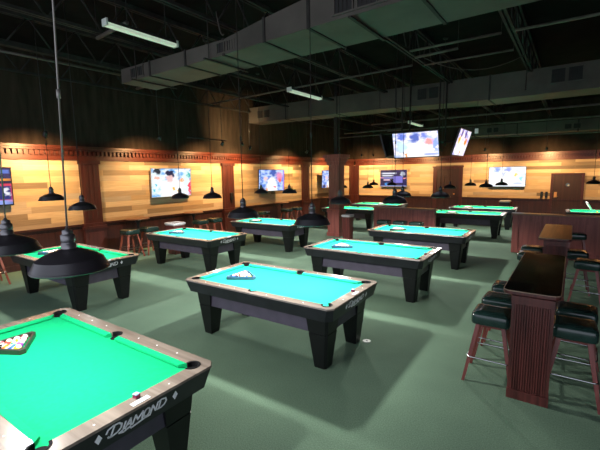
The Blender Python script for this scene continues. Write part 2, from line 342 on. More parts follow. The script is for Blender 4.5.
MB().box(-.69, YF-.085, 1.0, -.58, YF-.07, 1.24).tube([(-.63, YF-.085, 1.06), (-.63, YF-.13, 1.06), (-.55, YF-.13, 1.06)], .012).build('door_handle', 'brass', d2)
Rm = Matrix.Translation((-.21, YF-.07, 1.56)) @ Matrix.Rotation(PI/2, 4, 'X')
b = MB(); b.loft([[Rm @ Vector((-.075*math.cos(t*PI/10), .075*math.sin(t*PI/10), z)) for t in range(20)] for z in (0, .008)])
b.loft([[Rm @ Vector((.035*math.cos(t*PI/10)+.025, .035*math.sin(t*PI/10)-.02, z)) for t in range(20)] for z in (.008, .012)], 1)
b.build('round_emblem', ['rack_blue', 'bag'], d2)

# column with a wooden case, and half walls
b = MB(); cx0, cx1, cy0, cy1 = -7.03, -6.63, 11.5, 11.9
b.box(cx0, cy0, .95, cx1, cy1, 2.5)
for z0, z1, e in ((0, .12, .06), (.12, .86, .035), (.86, .95, .06), (2.5, 2.62, .05), (2.62, 2.74, .10), (2.74, 2.86, .15)):
    b.box(cx0-e, cy0-e, z0, cx1+e, cy1+e, z1)
b.box(cx0+.05, cy0-.012, 1.1, cx1-.05, cy0, 1.95); b.box(cx0+.05, cy0-.012, 2.03, cx1-.05, cy0, 2.4)
b.box(cx1, cy0+.05, 1.1, cx1+.012, cy1-.05, 1.95); b.box(cx1, cy0+.05, 2.03, cx1+.012, cy1-.05, 2.4)
b.box(cx0-.02, cy0-.02, 1.97, cx1+.02, cy1+.02, 2.01)
col = structure(b, 'column', 'halfwall')
MB().box(-6.89, 11.64, 2.86, -6.77, 11.76, ZC).build('steel_post', 'steel', col)
def halfwall(name, x0, x1, y):
    b = MB(); b.box(x0, y, 0, x1, y+.14, 1.03); b.box(x0, y-.02, 0, x1, y+.16, .12)
    b.box(x0-.02, y-.03, 0, x0+.13, y+.17, 1.03); b.box(x0+.13, y-.015, .86, x1, y+.155, 1.03)
    o = structure(b, name, 'halfwall')
    MB().box(x0-.05, y-.07, 1.03, x1+.03, y+.21, 1.075).build('ledge', 'ledge', o)
    return o
halfwall('wall_half', -5.43, -3.42, 11.85)
hr = halfwall('wall_half_right', -1.26, XR, 11.62)

# ------------------------------------------------------------------ ceiling: joists, ducts, pipes, fluorescent fixtures
def joist(x):
    b = MB(); z0, z1 = 4.56, 5.16
    for dx in (-.035, .035):
        b.box(x+dx-.02, YN, z0, x+dx+.02, YF, z0+.045); b.box(x+dx-.02, YN, z1-.04, x+dx+.02, YF, z1+.04)
    y = YN; up = True; pts = []
    while y < YF:
        pts.append((x, y, z0+.02 if up else z1)); y += .42; up = not up
    for p, q in zip(pts, pts[1:]): b.tube([p, q], .016, 5)
    o = structure(b, 'ceiling_joist', 'steel')
for i in range(10): joist(-10.25+1.845*i)
def grille(parent, x0, x1, z0, z1, y, n=2):
    g = MB(); w = (x1-x0)/n
    for i in range(n):
        a = x0+w*i+.02; c = x0+w*(i+1)-.02
        g.box(a, y-.006, z0, c, y+.001, z1, 1)
        g.box(a, y-.02, z0, a+.015, y, z1); g.box(c-.015, y-.02, z0, c, y, z1)
        k = a+.06
        while k < c-.04: g.box(k, y-.014, z0, k+.008, y-.004, z1, 2); k += .055
    g.box(x0, y-.02, z0-.02, x1, y, z0); g.box(x0, y-.02, z1, x1, y, z1+.02)
    g.build('vent_grille', ['duct', 'vent_dark', 'steel'], parent)
def duct(label, secs, seams, hang, y0):
    """secs: (x, ynear, yfar, zbottom, ztop) stations along X"""
    t = thing('air_duct', label, 'air duct', (secs[0][0], y0, secs[0][3]), 0, 'ceiling air ducts')
    t.location = (0, 0, 0)
    MB().loft([[(x, a, z0), (x, a, z1), (x, c, z1), (x, c, z0)] for x, a, c, z0, z1 in secs]).build('duct_body', 'duct', t)
    for x in seams:
        i = max(k for k in range(len(secs)-1) if secs[k][0] <= x); s0, s1 = secs[i], secs[i+1]; f = (x-s0[0])/(s1[0]-s0[0])
        a, c, z0, z1 = (s0[k]+(s1[k]-s0[k])*f for k in (1, 2, 3, 4))
        MB().loft([[(X, a-e, z0-e), (X, a-e, z1+e), (X, c+e, z1+e), (X, c+e, z0-e)] for X, e in ((x-.02, .015), (x+.02, .015))]).build('seam_flange', 'steel', t)
    for x in hang:
        b = MB()
        for y in (secs[0][1]-.03, secs[0][2]+.03): b.tube([(x, y, secs[0][3]), (x, y, ZC)], .008, 5)
        b.box(x-.02, secs[-1][1]-.03, secs[0][3]-.035, x+.02, secs[-1][2]+.03, secs[0][3]-.015)
        b.build('hanger_strap', 'steel', t)
    return t
d = duct('big sheet metal air duct nearest the camera, crossing the ceiling', [(-7.25, 4.2, 4.95, 4.0, 4.26), (-4.4, 4.2, 4.97, 4.0, 4.22), (-3.55, 4.15, 5.0, 4.0, 4.3), (-2.8, 4.12, 5.02, 4.0, 4.36), (XR, 4.1, 5.02, 4.0, 4.38)], (-6.3, -5.3, -4.4, -3.55, -2.8, -1.4), (-6.7, -4.7, -2.2), 4.2)
grille(d, -6.93, -6.48, 4.05, 4.21, 4.2); grille(d, -4.56, -4.13, 4.04, 4.18, 4.2); grille(d, -2.45, -1.55, 4.06, 4.29, 4.115, 3)
d = duct('long grey air duct halfway down the room, above the column', [(-10.3, 11.0, 11.75, 4.18, 4.74), (-5, 11.0, 11.8, 4.12, 4.66), (-2, 11.0, 11.95, 4.02, 4.62), (XR, 11.0, 12.0, 4.0, 4.6)], (-8.5, -6.4, -4.4, -1.9, .6), (-7.5, -4.9, -1.1), 11)
grille(d, -9.86, -9.23, 4.32, 4.58, 11.0); grille(d, -3.79, -3.15, 4.24, 4.53, 11.0); grille(d, -.62, .04, 4.24, 4.54, 11.0)
d = duct('farthest air duct, before the far wall', [(-4.2, 17.9, 18.6, 3.72, 4.12), (XR, 17.9, 18.6, 3.6, 4.03)], (-2, 0), (-3.6, -1), 18)
grille(d, -3.15, -2.65, 3.82, 4.0, 17.9); grille(d, -.45, .1, 3.76, 3.93, 17.9)
def pipe(pts, r, label, hx=None):
    t = thing('conduit_pipe', label, 'pipe', (0, 0, 0), 0, 'conduits under the ceiling')
    MB().tube(pts, r, 6).build('pipe_run', 'pipe', t)
    for p in (pts[0], pts[-1]): MB().tube([p, (p[0], p[1], ZC)], .006, 5).build('hanger_rod', 'steel', t)
pipe([(-2.71, 7.42, 4.5), (-1.15, 7.45, 4.5)], .022, 'thin conduit between two joists, upper right of the hung screens')
pipe([(-2.79, 7.95, 4.52), (-1.95, 7.9, 4.52)], .026, 'short conduit stub ending in mid air above the hung screens')
pipe([(-2.79, 8.55, 4.5), (-1.1, 8.6, 4.5)], .02, 'thin conduit just before the middle duct, near the hung screens')
pipe([(-.95, 7.46, 4.5), (2.8, 7.6, 4.5)], .024, 'long conduit at the upper right of the ceiling')
pipe([(-9.9, 8.6, 4.5), (-3.0, 8.4, 4.5)], .022, 'long conduit running behind the nearest duct')
pipe([(-9.5, 5.9, 4.5), (-6.0, 5.9, 4.5)], .03, 'conduit behind the left end of the nearest duct')
pipe([(-8.6, 2.1, 4.5), (-8.5, 4.9, 4.5)], .025, 'conduit running lengthwise at the upper left of the ceiling')
pipe([(-6.6, 3.45, 4.5), (-5.6, 3.4, 4.5)], .03, 'conduit beside the nearest fluorescent fixture')
pipe([(-6.3, 13.4, 4.0), (4.5, 13.2, 3.92)], .03, 'long pipe behind the middle duct')
pipe([(-6.5, 15.4, 3.95), (4.5, 15.2, 3.8)], .03, 'long pipe between the middle and the farthest duct')
pipe([(-4.0, 16.7, 3.55), (5, 16.6, 3.4)], .028, 'lowest long pipe in front of the farthest duct')
pipe([(-7.9, 14.2, 3.85), (-5.4, 14.1, 3.85)], .025, 'short pipe behind the column top')
pipe([(-9.6, 16.2, 3.9), (-6.2, 16.1, 3.9)], .025, 'pipe over the far left corner')
def sag(pts, label):
    P = []
    for (a, c, s) in pts:
        for i in range(8):
            f = i/8; P.append((a[0]+(c[0]-a[0])*f, a[1]+(c[1]-a[1])*f, a[2]+(c[2]-a[2])*f-s*4*f*(1-f)))
    P.append(pts[-1][1])
    t = thing('hanging_wire', label, 'wire'); MB().tube(P, .009, 5).build('hanging_cable', 'pipe', t)
sag([((-2.7, 8.2, 4.56), (-.95, 9.3, 4.56), .28)], 'slack cable drooping between joists above the hung screens')
sag([((-4.3, 4.12, 4.25), (-4.45, 4.13, 4.6), .12)], 'loose wire hanging over the front of the nearest duct')
sag([((-2.85, 5.15, 4.0), (-2.72, 5.2, 4.56), -.03)], 'short wire dangling behind the nearest duct')

def fluorescent(x, y0, y1, z, label):
    t = thing('fluorescent_light', label, 'ceiling light', (x, (y0+y1)/2, z), 0, 'fluorescent strip fixtures')
    h = (y1-y0)/2
    MB().loft([[(-.05, y, .0), (.05, y, .0), (.04, y, .05), (-.04, y, .05)] for y in (-h, h)]).build('housing', 'steel', t)
    MB().loft([[(-.06, y, .0), (-.05, y, -.04), (.05, y, -.04), (.06, y, .0)] for y in (-h+.02, h-.02)]).build('diffuser', 'tube_glow', t)
    for y in (-h, h): MB().box(-.06, y-.012, -.042, .06, y+.012, .05).build('end_cap', 'cream', t)
    for y in (-h*.7, h*.7): MB().tube([(0, y, .06), (0, y, ZC-z)], .006, 5).build('hanger_rod', 'steel', t)
fluorescent(-5.35, 2.92, 4.06, 4.3, 'strip light fixture left of the nearest duct, upper left')
fluorescent(-5.07, 6.70, 7.92, 4.0, 'strip light fixture between the nearest and the middle duct')
fluorescent(-4.55, 12.6, 13.8, 3.86, 'strip light fixture behind the middle duct, beside the hung screens')

# ------------------------------------------------------------------ pool tables
L, W, H, BED = 2.295, 1.25, .79, .755
RW = .122
A_, B_ = L/2-RW, W/2-RW
def arc(cx, cy, r, a0, a1, n=8):
    return [(cx+r*math.cos(a0+(a1-a0)*i/n), cy+r*math.sin(a0+(a1-a0)*i/n)) for i in range(n+1)]
def hole():
    r, s = .055, .05; P = []
    P += arc(A_, B_, r, -PI/2, PI, 10)             # ccw from right edge round the corner
    P += arc(0, B_+.008, s, 0, PI, 8)
    P += arc(-A_, B_, r, 0, 1.5*PI, 10)
    P += arc(-A_, -B_, r, PI/2, 2*PI, 10)
    P += arc(0, -B_-.008, s, PI, 2*PI, 8)
    P += arc(A_, -B_, r, PI, 2.5*PI, 10)
    return P
def octo(e, ch, z=None):
    hx, hy = L/2-e, W/2-e
    p = [(hx, -hy+ch), (hx, hy-ch), (hx-ch, hy), (-hx+ch, hy), (-hx, hy-ch), (-hx, -hy+ch), (-hx+ch, -hy), (hx-ch, -hy)]
    return p if z is None else [(x, y, z) for x, y in p]
def stroke(b, pts, w, X, m=0, t=.003):
    """a ribbon of width w along pts (y, z) lying on the plane through X(z)"""
    for (y0, z0), (y1, z1) in zip(pts, pts[1:]):
        dy, dz = y1-y0, z1-z0; l = math.hypot(dy, dz) or 1; ny, nz = -dz/l*w/2, dy/l*w/2; ey, ez = dy/l*w*.3, dz/l*w*.3
        q = [(y0-ey+ny, z0-ez+nz), (y0-ey-ny, z0-ez-nz), (y1+ey-ny, z1+ez-nz), (y1+ey+ny, z1+ez+nz)]
        b.loft([[(X(z), y, z) for y, z in q], [(X(z)+t, y, z) for y, z in q]], m)
def lettering():
    b = MB(); zc = .715; X = lambda z: L/2-.002-.03*(.775-z)/.145
    S = [[(.35, 1.0), (.22, .02)], [(-.2, .62), (-.12, .95), (.25, 1.12), (.7, 1.08), (.98, .8), (.98, .42), (.75, .12), (.35, 0), (.05, .05), (.0, .16)],
         [(1.3, .8), (1.2, .0), (1.02, -.1)], [(1.36, .0), (1.72, .86), (1.86, .0)], [(1.48, .3), (1.82, .3)],
         [(2.0, .0), (2.15, .85), (2.42, .22), (2.78, .86), (2.84, .0)],
         [(3.2+.26*math.cos(a*PI/6), .42+.44*math.sin(a*PI/6)) for a in range(13)],
         [(3.6, .0), (3.68, .86), (4.08, .02), (4.16, .88)], [(4.42, .9), (4.36, .0)],
         [(4.2, .86), (4.5, .98), (4.9, .86), (5.04, .5), (4.9, .15), (4.6, .0), (4.25, .02)],
         [(.9, -.12), (1.3, -.3), (1.75, -.12), (1.95, -.34), (2.4, -.26), (3.1, -.12), (3.6, -.14)]]
    sx, sz = .40/5.2, .062
    for s in S: stroke(b, [(-.20+(x+.12*z)*sx, zc-.03+z*sz) for x, z in s], .0115, X)
    marks = []
    for y in (-.255, .262):
        marks.append(MB()); marks[-1].loft([[(X(z)+t, yy, z) for yy, z in ((y, zc-.034), (y+.021, zc), (y, zc+.034), (y-.021, zc))] for t in (0, .003)])
    return b, marks
def make_table():
    t = thing('pool_table', '', 'pool table')
    # rail frame (wooden top)
    b = MB(); o = octo(0, .052); h = hole()
    base = len(b.v); pts = o+h[::-1]
    b.v += [(x, y, H) for x, y in pts]
    for tri in tessellate_polygon([[Vector((x, y, 0)) for x, y in o], [Vector((x, y, 0)) for x, y in h[::-1]]]):
        p = [Vector(b.v[base+i]) for i in tri]
        nrm = (p[1]-p[0]).cross(p[2]-p[0])
        b.face([base+i for i in (tri if nrm.z > 0 else tri[::-1])])
    b.loft([octo(-.004, .052, H-.016), octo(0, .052, H)], 0, False, False, False)
    b.loft([[(x, y, BED-.02) for x, y in h[::-1]], [(x, y, H) for x, y in h[::-1]]], 0, False, False, False)
    for sy in (-1, 1):
        for i in range(1, 8):
            if i == 4: continue
            x = -A_+2*A_*i/8; y = sy*(W/2-.055); b.lathe([(.0062, H), (.0055, H+.001)], 8, 1, (x, y, 0), False)
    for sx in (-1, 1):
        for i in range(1, 4): b.lathe([(.0062, H), (.0055, H+.001)], 8, 1, (sx*(L/2-.055), -B_+2*B_*i/4, 0), False)
    b.build('rail_frame', ['rail_wood', 'white_mark'], t)
    MB().loft([octo(.032, .062, .628), octo(.03, .062, .64), octo(.0, .054, H-.017)], 0, False, True, False).build('apron', 'black_lam', t)
    MB().box(-L/2+.15, -W/2+.15, .425, L/2-.15, W/2-.15, .635).build('body_panel', 'body_lam', t)
    MB().box(-A_-.012, -B_-.012, .70, A_+.012, B_+.012, BED).build('playing_surface', 'cloth', t)
    cu = .046
    def cush(poly):
        # outer edge first two points, nose last two
        (x0, y0), (x1, y1), (x2, y2), (x3, y3) = poly
        c = MB(); c.loft([[(x0, y0, BED), (x1, y1, BED), (x2, y2, BED+.012), (x3, y3, BED+.012)], [(x0, y0, H-.001), (x1, y1, H-.001), (x2, y2, H-.006), (x3, y3, H-.006)]])
        c.build('cushion', 'cloth', t)
    for s in (-1, 1):
        for q in (-1, 1):
            p = [(q*.056, s*B_), (q*(A_-.06), s*B_), (q*(A_-.10), s*(B_-cu)), (q*.072, s*(B_-cu))]
            cush(p if s*q < 0 else p[::-1][2:]+p[::-1][:2])
        p = [(s*A_, -(B_-.06)), (s*A_, B_-.06), (s*(A_-cu), B_-.10), (s*(A_-cu), -(B_-.10))]
        cush(p if s > 0 else [p[1], p[0], p[3], p[2]])
    for cx, cy, r, a0, a1 in ((A_, B_, .055, -PI/2, PI), (-A_, B_, .055, 0, 1.5*PI), (-A_, -B_, .055, PI/2, 2*PI), (A_, -B_, .055, PI, 2.5*PI), (0, B_+.008, .05, 0, PI), (0, -B_-.008, .05, PI, 2*PI)):
        p = MB(); p.lathe([(r-.002, BED-.004), (r-.004, BED+.0015)], 20, 0, (cx, cy, 0), False)
        ri, ro = arc(cx, cy, r-.008, a0, a1, 12), arc(cx, cy, r+.008, a0, a1, 12)
        for i in range(12):
            q = [ri[i], ro[i], ro[i+1], ri[i+1]]
            p.loft([[(x, y, BED) for x, y in q], [(x, y, H+.004) for x, y in q]], 0)
        p.build('pocket', 'pocket', t)
    for sx in (-1, 1):
        for sy in (-1, 1):
            def ring(z, out, inn):
                a = [(out, out+.025), (out, inn), (inn, inn), (inn, out), (out+.025, out)]
                P = [(sx*(L/2-x), sy*(W/2-y), z) for x, y in a]
                return P if sx*sy > 0 else P[::-1]
            f = lambda z: .168-.06*z/.63; g = lambda z: .315+.07*z/.63
            MB().loft([ring(0, f(0)+.004, g(0)-.004), ring(.01, f(0), g(0)), ring(.42, f(.42), g(.42)), ring(.423, f(.42)+.006, g(.42)-.005), ring(.43, f(.43)+.006, g(.43)-.005), ring(.433, f(.43), g(.43)), ring(.635, f(.63), g(.63))][::1]).build('leg', 'leg_lam', t)
    lt, marks = lettering()
    tag(lt.build('lettering', 'white_mark', t), 'white lettering')
    for mk in marks: mk.build('diamond_mark', 'white_mark', t)
    MB().box(L/2-.062, -.03, H, L/2-.022, .09, H+.002).build('nameplate', 'plate', t)
    return t
proto = make_table()
# key: x, y, cloth, short description, label
TABLES = {
 'near': (-3.268, 1.142, 'cloth_green', 'nearest pool table', 'black pool table nearest the camera, bright green cloth, cut off by the left edge'),
 'mid': (-3.147, 3.84, 'cloth', 'central pool table', 'black pool table in the middle of the floor, turquoise cloth, wholly in view'),
 'mid2': (-3.075, 6.57, 'cloth', 'table behind the central one', 'black turquoise-cloth pool table directly behind the central one'),
 'mid3': (-3.005, 9.27, 'cloth', 'table before the half wall stools', 'black turquoise-cloth pool table in front of the stools of the left half wall'),
 'left0': (-7.52, 3.14, 'cloth_green', 'table by the leftmost pilaster', 'black pool table half hidden behind the biggest hanging lamp, near the leftmost pilaster'),
 'left1': (-7.538, 6.0, 'cloth', 'table below the largest wall television', 'black pool table beneath the largest wall television, beside the green wall stools'),
 'left2': (-7.46, 8.83, 'cloth', 'table nearest left of the column', 'black pool table left of the column, its lettering half covered by a lamp'),
 'far0': (-2.95, 14.1, 'cloth_green', 'front table between the half walls', 'black pool table seen in the gap between the half walls, front one of two'),
 'far1': (-2.87, 16.45, 'cloth_green', 'rear table between the half walls', 'black pool table seen in the gap between the half walls, farther of two'),
 'corner0': (-7.4, 14.0, 'cloth_green', 'table right of the column', 'black pool table just right of the column, behind the left half wall'),
 'corner1': (-7.3, 16.45, 'cloth_green', 'table in the far corner', 'black pool table in the far left corner, above and behind the column one'),
 'right': (1.0, 16.35, 'cloth_green', 'table by the brown door', 'pool table by the brown door at the right edge, seen over the half wall'),
}
def recloth(o, m):
    for ch in o.children:
        if ch.name.startswith(('playing_surface', 'cushion')):
            ch.material_slots[0].link = 'OBJECT'; ch.material_slots[0].material = M[m]
for i, (k, (x, y, cl, ds, lab)) in enumerate(TABLES.items()):
    t = proto if i == 0 else copy_tree(proto)
    t.location = (x, y, 0); tag(t, lab, 'pool table', 'pool tables')
    recloth(t, cl)
    if k == 'left0': t.rotation_euler.z = .025
    if k == 'near': t.rotation_euler.z = .03; t.scale = (1.018, 1.018, 1)

# racks and balls
BR = .0285
def rack_mesh():
    b = MB(); r_in = .1005; wl_ = .016
    tri = lambda r, z: [(r*math.cos(a), r*math.sin(a), z) for q in (0, 2*PI/3, 4*PI/3) for a in (q-.10, q+.10)]
    ri, ro = 2*r_in, 2*r_in+2*wl_
    rings = [tri(ri, 0), tri(ro, 0), tri(ro, .040), tri(ro-.004, .044), tri(ri+.004, .044), tri(ri, .040)]
    return b.loft(rings, closed=True)
rk = rack_mesh()
COLS = [('yellow', (0.85, .55, .02)), ('blue', (.04, .14, .62)), ('red', (.72, .06, .05)), ('purple', (.30, .08, .48)), ('orange', (.85, .22, .02)), ('green', (.03, .34, .14)), ('maroon', (.38, .06, .08)), ('black', (.008, .008, .008))]
for n_, c_ in COLS: M['ball_'+n_] = simple('ball_'+n_, c_, .12, var=.02)
M['ball_cream'] = simple('ball_cream', (.82, .78, .66), .12, var=.02)
def ball_mesh(cname, striped, n=14, k=8):
    b = MB(); rings = []
    for i in range(1, k):
        a = -PI/2+PI*i/k; rings.append([(BR*math.cos(a)*math.cos(2*PI*j/n), BR*math.cos(a)*math.sin(2*PI*j/n), BR*math.sin(a)) for j in range(n)])
    b.loft(rings, 0, True, True, True)
    if striped:
        for fi, f in enumerate(b.f):
            z = sum(b.v[q][2] for q in f)/len(f)
            if abs(z) > BR*.5: b.mi[fi] = 1
    else:
        for fi, f in enumerate(b.f):
            if sum(b.v[q][2] for q in f)/len(f) > BR*.78: b.mi[fi] = 1
    o = b.build('pool_ball', ['ball_'+cname, 'ball_cream'])
    return o
BALLS = []
for n_, _ in COLS: BALLS.append((n_+' solid', ball_mesh(n_, False)))
for n_, _ in COLS[:7]: BALLS.append((n_+'-striped', ball_mesh(n_, True)))
used_ball = set()
order = [0, 9, 3, 12, 5, 13, 7, 2, 8, 10, 1, 14, 4, 11, 6]
slots = [(row, j) for row in range(5) for j in range(row+1)]
def rack_on(k, x, y, mat, rz=0):
    ds = TABLES[k][3]
    o = rk.build('ball_rack', mat, None, (x, y, BED+.001)) if k == 'near' else rack_on.proto.copy()
    if k == 'near': rack_on.proto = o
    else:
        C.objects.link(o); o.location = (x, y, BED+.001); o.material_slots[0].link = 'OBJECT'; o.material_slots[0].material = M[mat]
    o.rotation_euler = (0, 0, rz)
    tag(o, 'triangle rack full of balls on the '+ds, 'ball rack', 'triangle racks on the pool tables')
    dd = 2*BR+.0006
    for q, (row, j) in enumerate(slots):
        name, src = BALLS[order[q]]
        if order[q] in used_ball: c = src.copy(); C.objects.link(c)
        else: c = src; used_ball.add(order[q])
        rx = 4*dd/math.sqrt(3)-row*dd*math.sqrt(3)/2; ry = (j-row/2)*dd
        c.location = (x+rx*math.cos(rz)-ry*math.sin(rz), y+rx*math.sin(rz)+ry*math.cos(rz), BED+BR+.001)
        a = .9 if k == 'near' else .35
        c.rotation_euler = (random.uniform(-a, a), random.uniform(-a, a), random.uniform(0, 6))
        tag(c, '%s pool ball in the rack on the %s' % (name, ds), 'pool ball', 'balls racked on the '+ds)
RX = {'near': (-.585, -.09), 'mid': (-.60, -.07), 'mid2': (-.58, -.10), 'mid3': (-.56, -.10), 'left0': (-.60, -.12), 'left1': (-.62, -.05), 'left2': (-.57, -.06), 'far0': (-.5, -.2), 'far1': (-.55, -.2), 'corner1': (.1, .05)}
for k, (dx, dy) in RX.items():
    rack_on(k, TABLES[k][0]+dx, TABLES[k][1]+dy, 'rack_blue' if k in ('mid', 'left0', 'left1', 'mid2') else 'rack_dark', 0)
# leaning rack and a ball at the right-hand table
tx, ty = TABLES['right'][:2]
o = rack_on.proto.copy(); C.objects.link(o); o.material_slots[0].link = 'OBJECT'; o.material_slots[0].material = M['white']
o.rotation_euler = (0, math.radians(58), math.radians(4)); o.location = (tx-.55, ty-.05, BED+.215)
tag(o, 'pale triangle rack propped upright on the table by the brown door', 'ball rack', 'triangle racks on the pool tables')
c = BALLS[0][1].copy(); C.objects.link(c); c.location = (tx-.30, ty-.3, BED+BR+.001); tag(c, 'loose orange-yellow ball beside the propped rack by the brown door', 'pool ball')

# chalk cubes
def chalk():
    b = MB(); b.box(-.013, -.013, 0, .013, .013, .02, 0); b.box(-.0125, -.0125, .02, .0125, .0125, .025, 1); return b
cp = None
for k, dx, dy in (('near', 1.085-.01, .07), ('mid', 1.09, .10), ('mid2', 1.085, -.11), ('mid3', 1.085, -.2)):
    x, y, cl, ds, _ = TABLES[k]
    if cp is None: cp = chalk().build('chalk_cube', ['chalk_red', 'chalk_blue']); o = cp; o.scale = (1.25, 1.25, 1.15)
    else: o = cp.copy(); C.objects.link(o)
    o.location = (x+L/2-.078, y+dy, H+.0005); o.rotation_euler = (0, 0, random.uniform(-.3, .3))
    tag(o, 'red and blue chalk cube on the rail of the '+ds, 'chalk', 'chalk cubes on table rails')

# ------------------------------------------------------------------ pendant lamps
def make_lamp():
    t = thing('pendant_lamp', '', 'pendant lamp'); R = .225
    prof = [(1, 0), (1.0, .03), (.975, .05), (.85, .31), (.80, .335), (.62, .44), (.40, .53), (.24, .57), (.20, .60)]
    b = MB()
    for q0, q1 in ((0, 3), (2, 4), (3, 5), (4, 9)): b.lathe([(r*R, z*R) for r, z in prof[q0:q1]], 36, 0, cap0=False, cap1=(q1 == 9))
    b.lathe([((r-.02)*R, (z-.02)*R) for r, z in prof[:-1]][::-1], 32, 1, cap0=True, cap1=False)
    b.lathe([((.98)*R, -.02*R), (R, 0)], 32, 0, cap0=False, cap1=False)
    b.build('lamp_shade', ['shade', 'shade_in'], t)
    MB().lathe([(r*R, z*R) for r, z in ((.205, .56), (.19, .60), (.19, .74), (.165, .75), (.165, .78), (.185, .79), (.185, .98), (.15, .99), (.135, 1.03), (.135, 1.10), (.06, 1.13), (.03, 1.2))], 20).build('socket', 'socket', t)
    MB().lathe([(.004, .02), (.03, .035), (.036, .06), (.028, .09), (.016, .11), (.016, .13)], 14).build('bulb', 'bulb', t)
    return t
def stem(t, z, m='steel', dx=0, dy=0):
    b = MB(); top = ZC-z-.002
    b.tube([(0, 0, .262), (dx, dy, top)], .0055, 6); q = (1.05-.262)/(top-.262); b.lathe([(.012, 0), (.012, .05)], 8, 0, (dx*q, dy*q, 1.05)); b.lathe([(.05, -.03), (.06, 0)], 12, 0, (dx, dy, top))
    b.build('hanging_rod', m, t)
LP = make_lamp(); first = True
LAMPS = [('near', -3.645, -2.565, 1.05, 1.625, 1.625), ('left0', -8.2, -6.98, 3.14, 1.78, 1.65), ('left1', -8.07, -6.86, 6.0, 1.65, 1.68), ('left2', -7.85, -6.75, 8.83, 1.64, 1.66),
         ('mid', -3.76, -2.59, 3.84, 1.62, 1.59), ('mid2', -3.76, -2.62, 6.57, 1.62, 1.66), ('mid3', -3.49, -2.56, 9.27, 1.61, 1.61), ('far0', -3.58, -2.40, 14.1, 1.62, 1.67), ('far1', -3.38, -2.26, 16.45, 1.64, 1.66),
         ('corner0', -7.9, -6.72, 14.0, 1.61, 1.61), ('corner1', -7.6, -6.7, 16.45, 1.65, 1.65), ('right', .55, 1.6, 16.35, 1.72, 1.72)]
LAMPW = {'near': 44, 'left0': 46, 'left1': 62, 'left2': 66}
base_lamp = LP
for k, xa, xb, y, za, zb in LAMPS:
    for nm, x, z in (('racked', xa, za), ('lettered', xb, zb)):
        t = copy_tree(base_lamp); t.location = (x, y, z); stem(t, z, *(('rod', .097, .07) if k == 'near' else ('steel',)))
        tag(t, 'black dome lamp over the %s end of the %s' % (nm, TABLES[k][3]), 'pendant lamp', 'pendant lamps over pool tables')
        lamp('SPOT', 'lamp_light', (0, 0, .012), LAMPW.get(k, 64)*(1.2 if k == 'near' else 1.38), (1.0, .97, .93), t, spot_size=math.radians(156), spot_blend=.35, shadow_soft_size=.035)
for ch in list(base_lamp.children): bpy.data.objects.remove(ch)
bpy.data.objects.remove(base_lamp)
# one more lamp pair seen beside the right-hand one
# ------------------------------------------------------------------ bar tables and stools
def bar_table(x0, x1, y0, y1, topmat, label):
    t = thing('bar_table', label, 'bar table', (0, 0, 0), 0, 'bar tables'); zt = 1.075
    hx, hy, cx, cy = (x1-x0)/2, (y1-y0)/2, (x0+x1)/2, (y0+y1)/2
    b = MB(); b.loft([rrect(hx-.004, hy-.004, .07, zt-.042, cx, cy), rrect(hx, hy, .07, zt-.036, cx, cy), rrect(hx, hy, .07, zt-.008, cx, cy)], 2, False)
    b.loft([rrect(hx, hy, .07, zt-.008, cx, cy), rrect(hx, hy, .07, zt-.003, cx, cy), rrect(hx-.006, hy-.006, .066, zt-.001, cx, cy)], 1, False, False, False)
    b.loft([rrect(hx-.006, hy-.006, .066, zt-.001, cx, cy), rrect(hx-.007, hy-.007, .065, zt, cx, cy)], 0)
    b.build('tabletop', [topmat, 'edge', 'bar_wood'], t)
    p0, p1, q0, q1 = x0+.085, x1-.045, y0+.0, y1-.12
    b = MB(); b.box(p0, q0, .0, p1, q0+.045, zt-.043)
    w = (p1-p0-.05)/14
    for i in range(14):
        xa = p0+.025+w*i
        b.loft([[(xa+w*.06, q0, z), (xa+w*.25, q0-.012, z), (xa+w*.75, q0-.012, z), (xa+w*.94, q0, z)] for z in (.10, .955)])
    b.build('end_panel', 'bar_wood', t)
    MB().box(p0, q1-.045, 0, p1, q1, zt-.043).build('end_panel', 'bar_wood', t)
    MB().box((p0+p1)/2-.05, q0+.045, .88, (p0+p1)/2+.05, q1-.045, zt-.043).build('under_beam', 'bar_wood', t)
    MB().box(p0-.003, q0-.016, 0, p1+.003, q0+.05, .095).build('plinth', 'bar_wood', t)
    MB().box(p0-.006, q1-.05, 0, p1+.006, q1+.01, .095).build('plinth', 'bar_wood', t)
    MB().box(p0-.004, q0-.018, .955, p1+.004, q0+.05, zt-.043).build('header_board', 'bar_wood', t)
bar_table(-.49, -.02, 3.99, 6.03, 'bar_black', 'narrow bar table with glossy black top and fluted end, nearest the camera')
bar_table(-.43, .035, 7.48, 9.5, 'bar_brown', 'narrow bar table with brown wood top, behind the black-topped one')
def make_stool(name, legm, round_=False):
    t = thing(name, '', 'bar stool'); s = .18; r = .17 if round_ else .045
    hy = s if round_ else .185
    MB().loft([rrect(s-.03, hy-.03, r-.02, .622), rrect(s-.006, hy-.006, r, .630), rrect(s, hy, r, .648), rrect(s, hy, r, .715), rrect(s-.006, hy-.006, r, .738), rrect(s-.03, hy-.03, max(.02, r-.02), .753), rrect(s-.09, hy-.09, .02, .762)], 0, True).build('seat', 'vinyl', t)
    MB().box(-.12, -.12, .59, .12, .12, .623).build('seat_frame', legm, t)
    for sx in (-1, 1):
        for sy in (-1, 1):
            a, c = Vector((sx*.115, sy*.115, .635)), Vector((sx*.225, sy*.215, 0))
            ring = lambda p, w: [p+Vector((x*w, y*w, 0)) for x, y in ((-1, -1), (1, -1), (1, 1), (-1, 1))]
            lg = MB().loft([ring(c, .014), ring(a, .02)]).build('leg', legm, t)
    z = .27; q = .115+(.225-.115)*(1-z/.635)+.022
    MB().tube(rrect(q, q, .035, z), .0075, 6, closed=True).build('foot_ring', 'chrome', t)
    return t
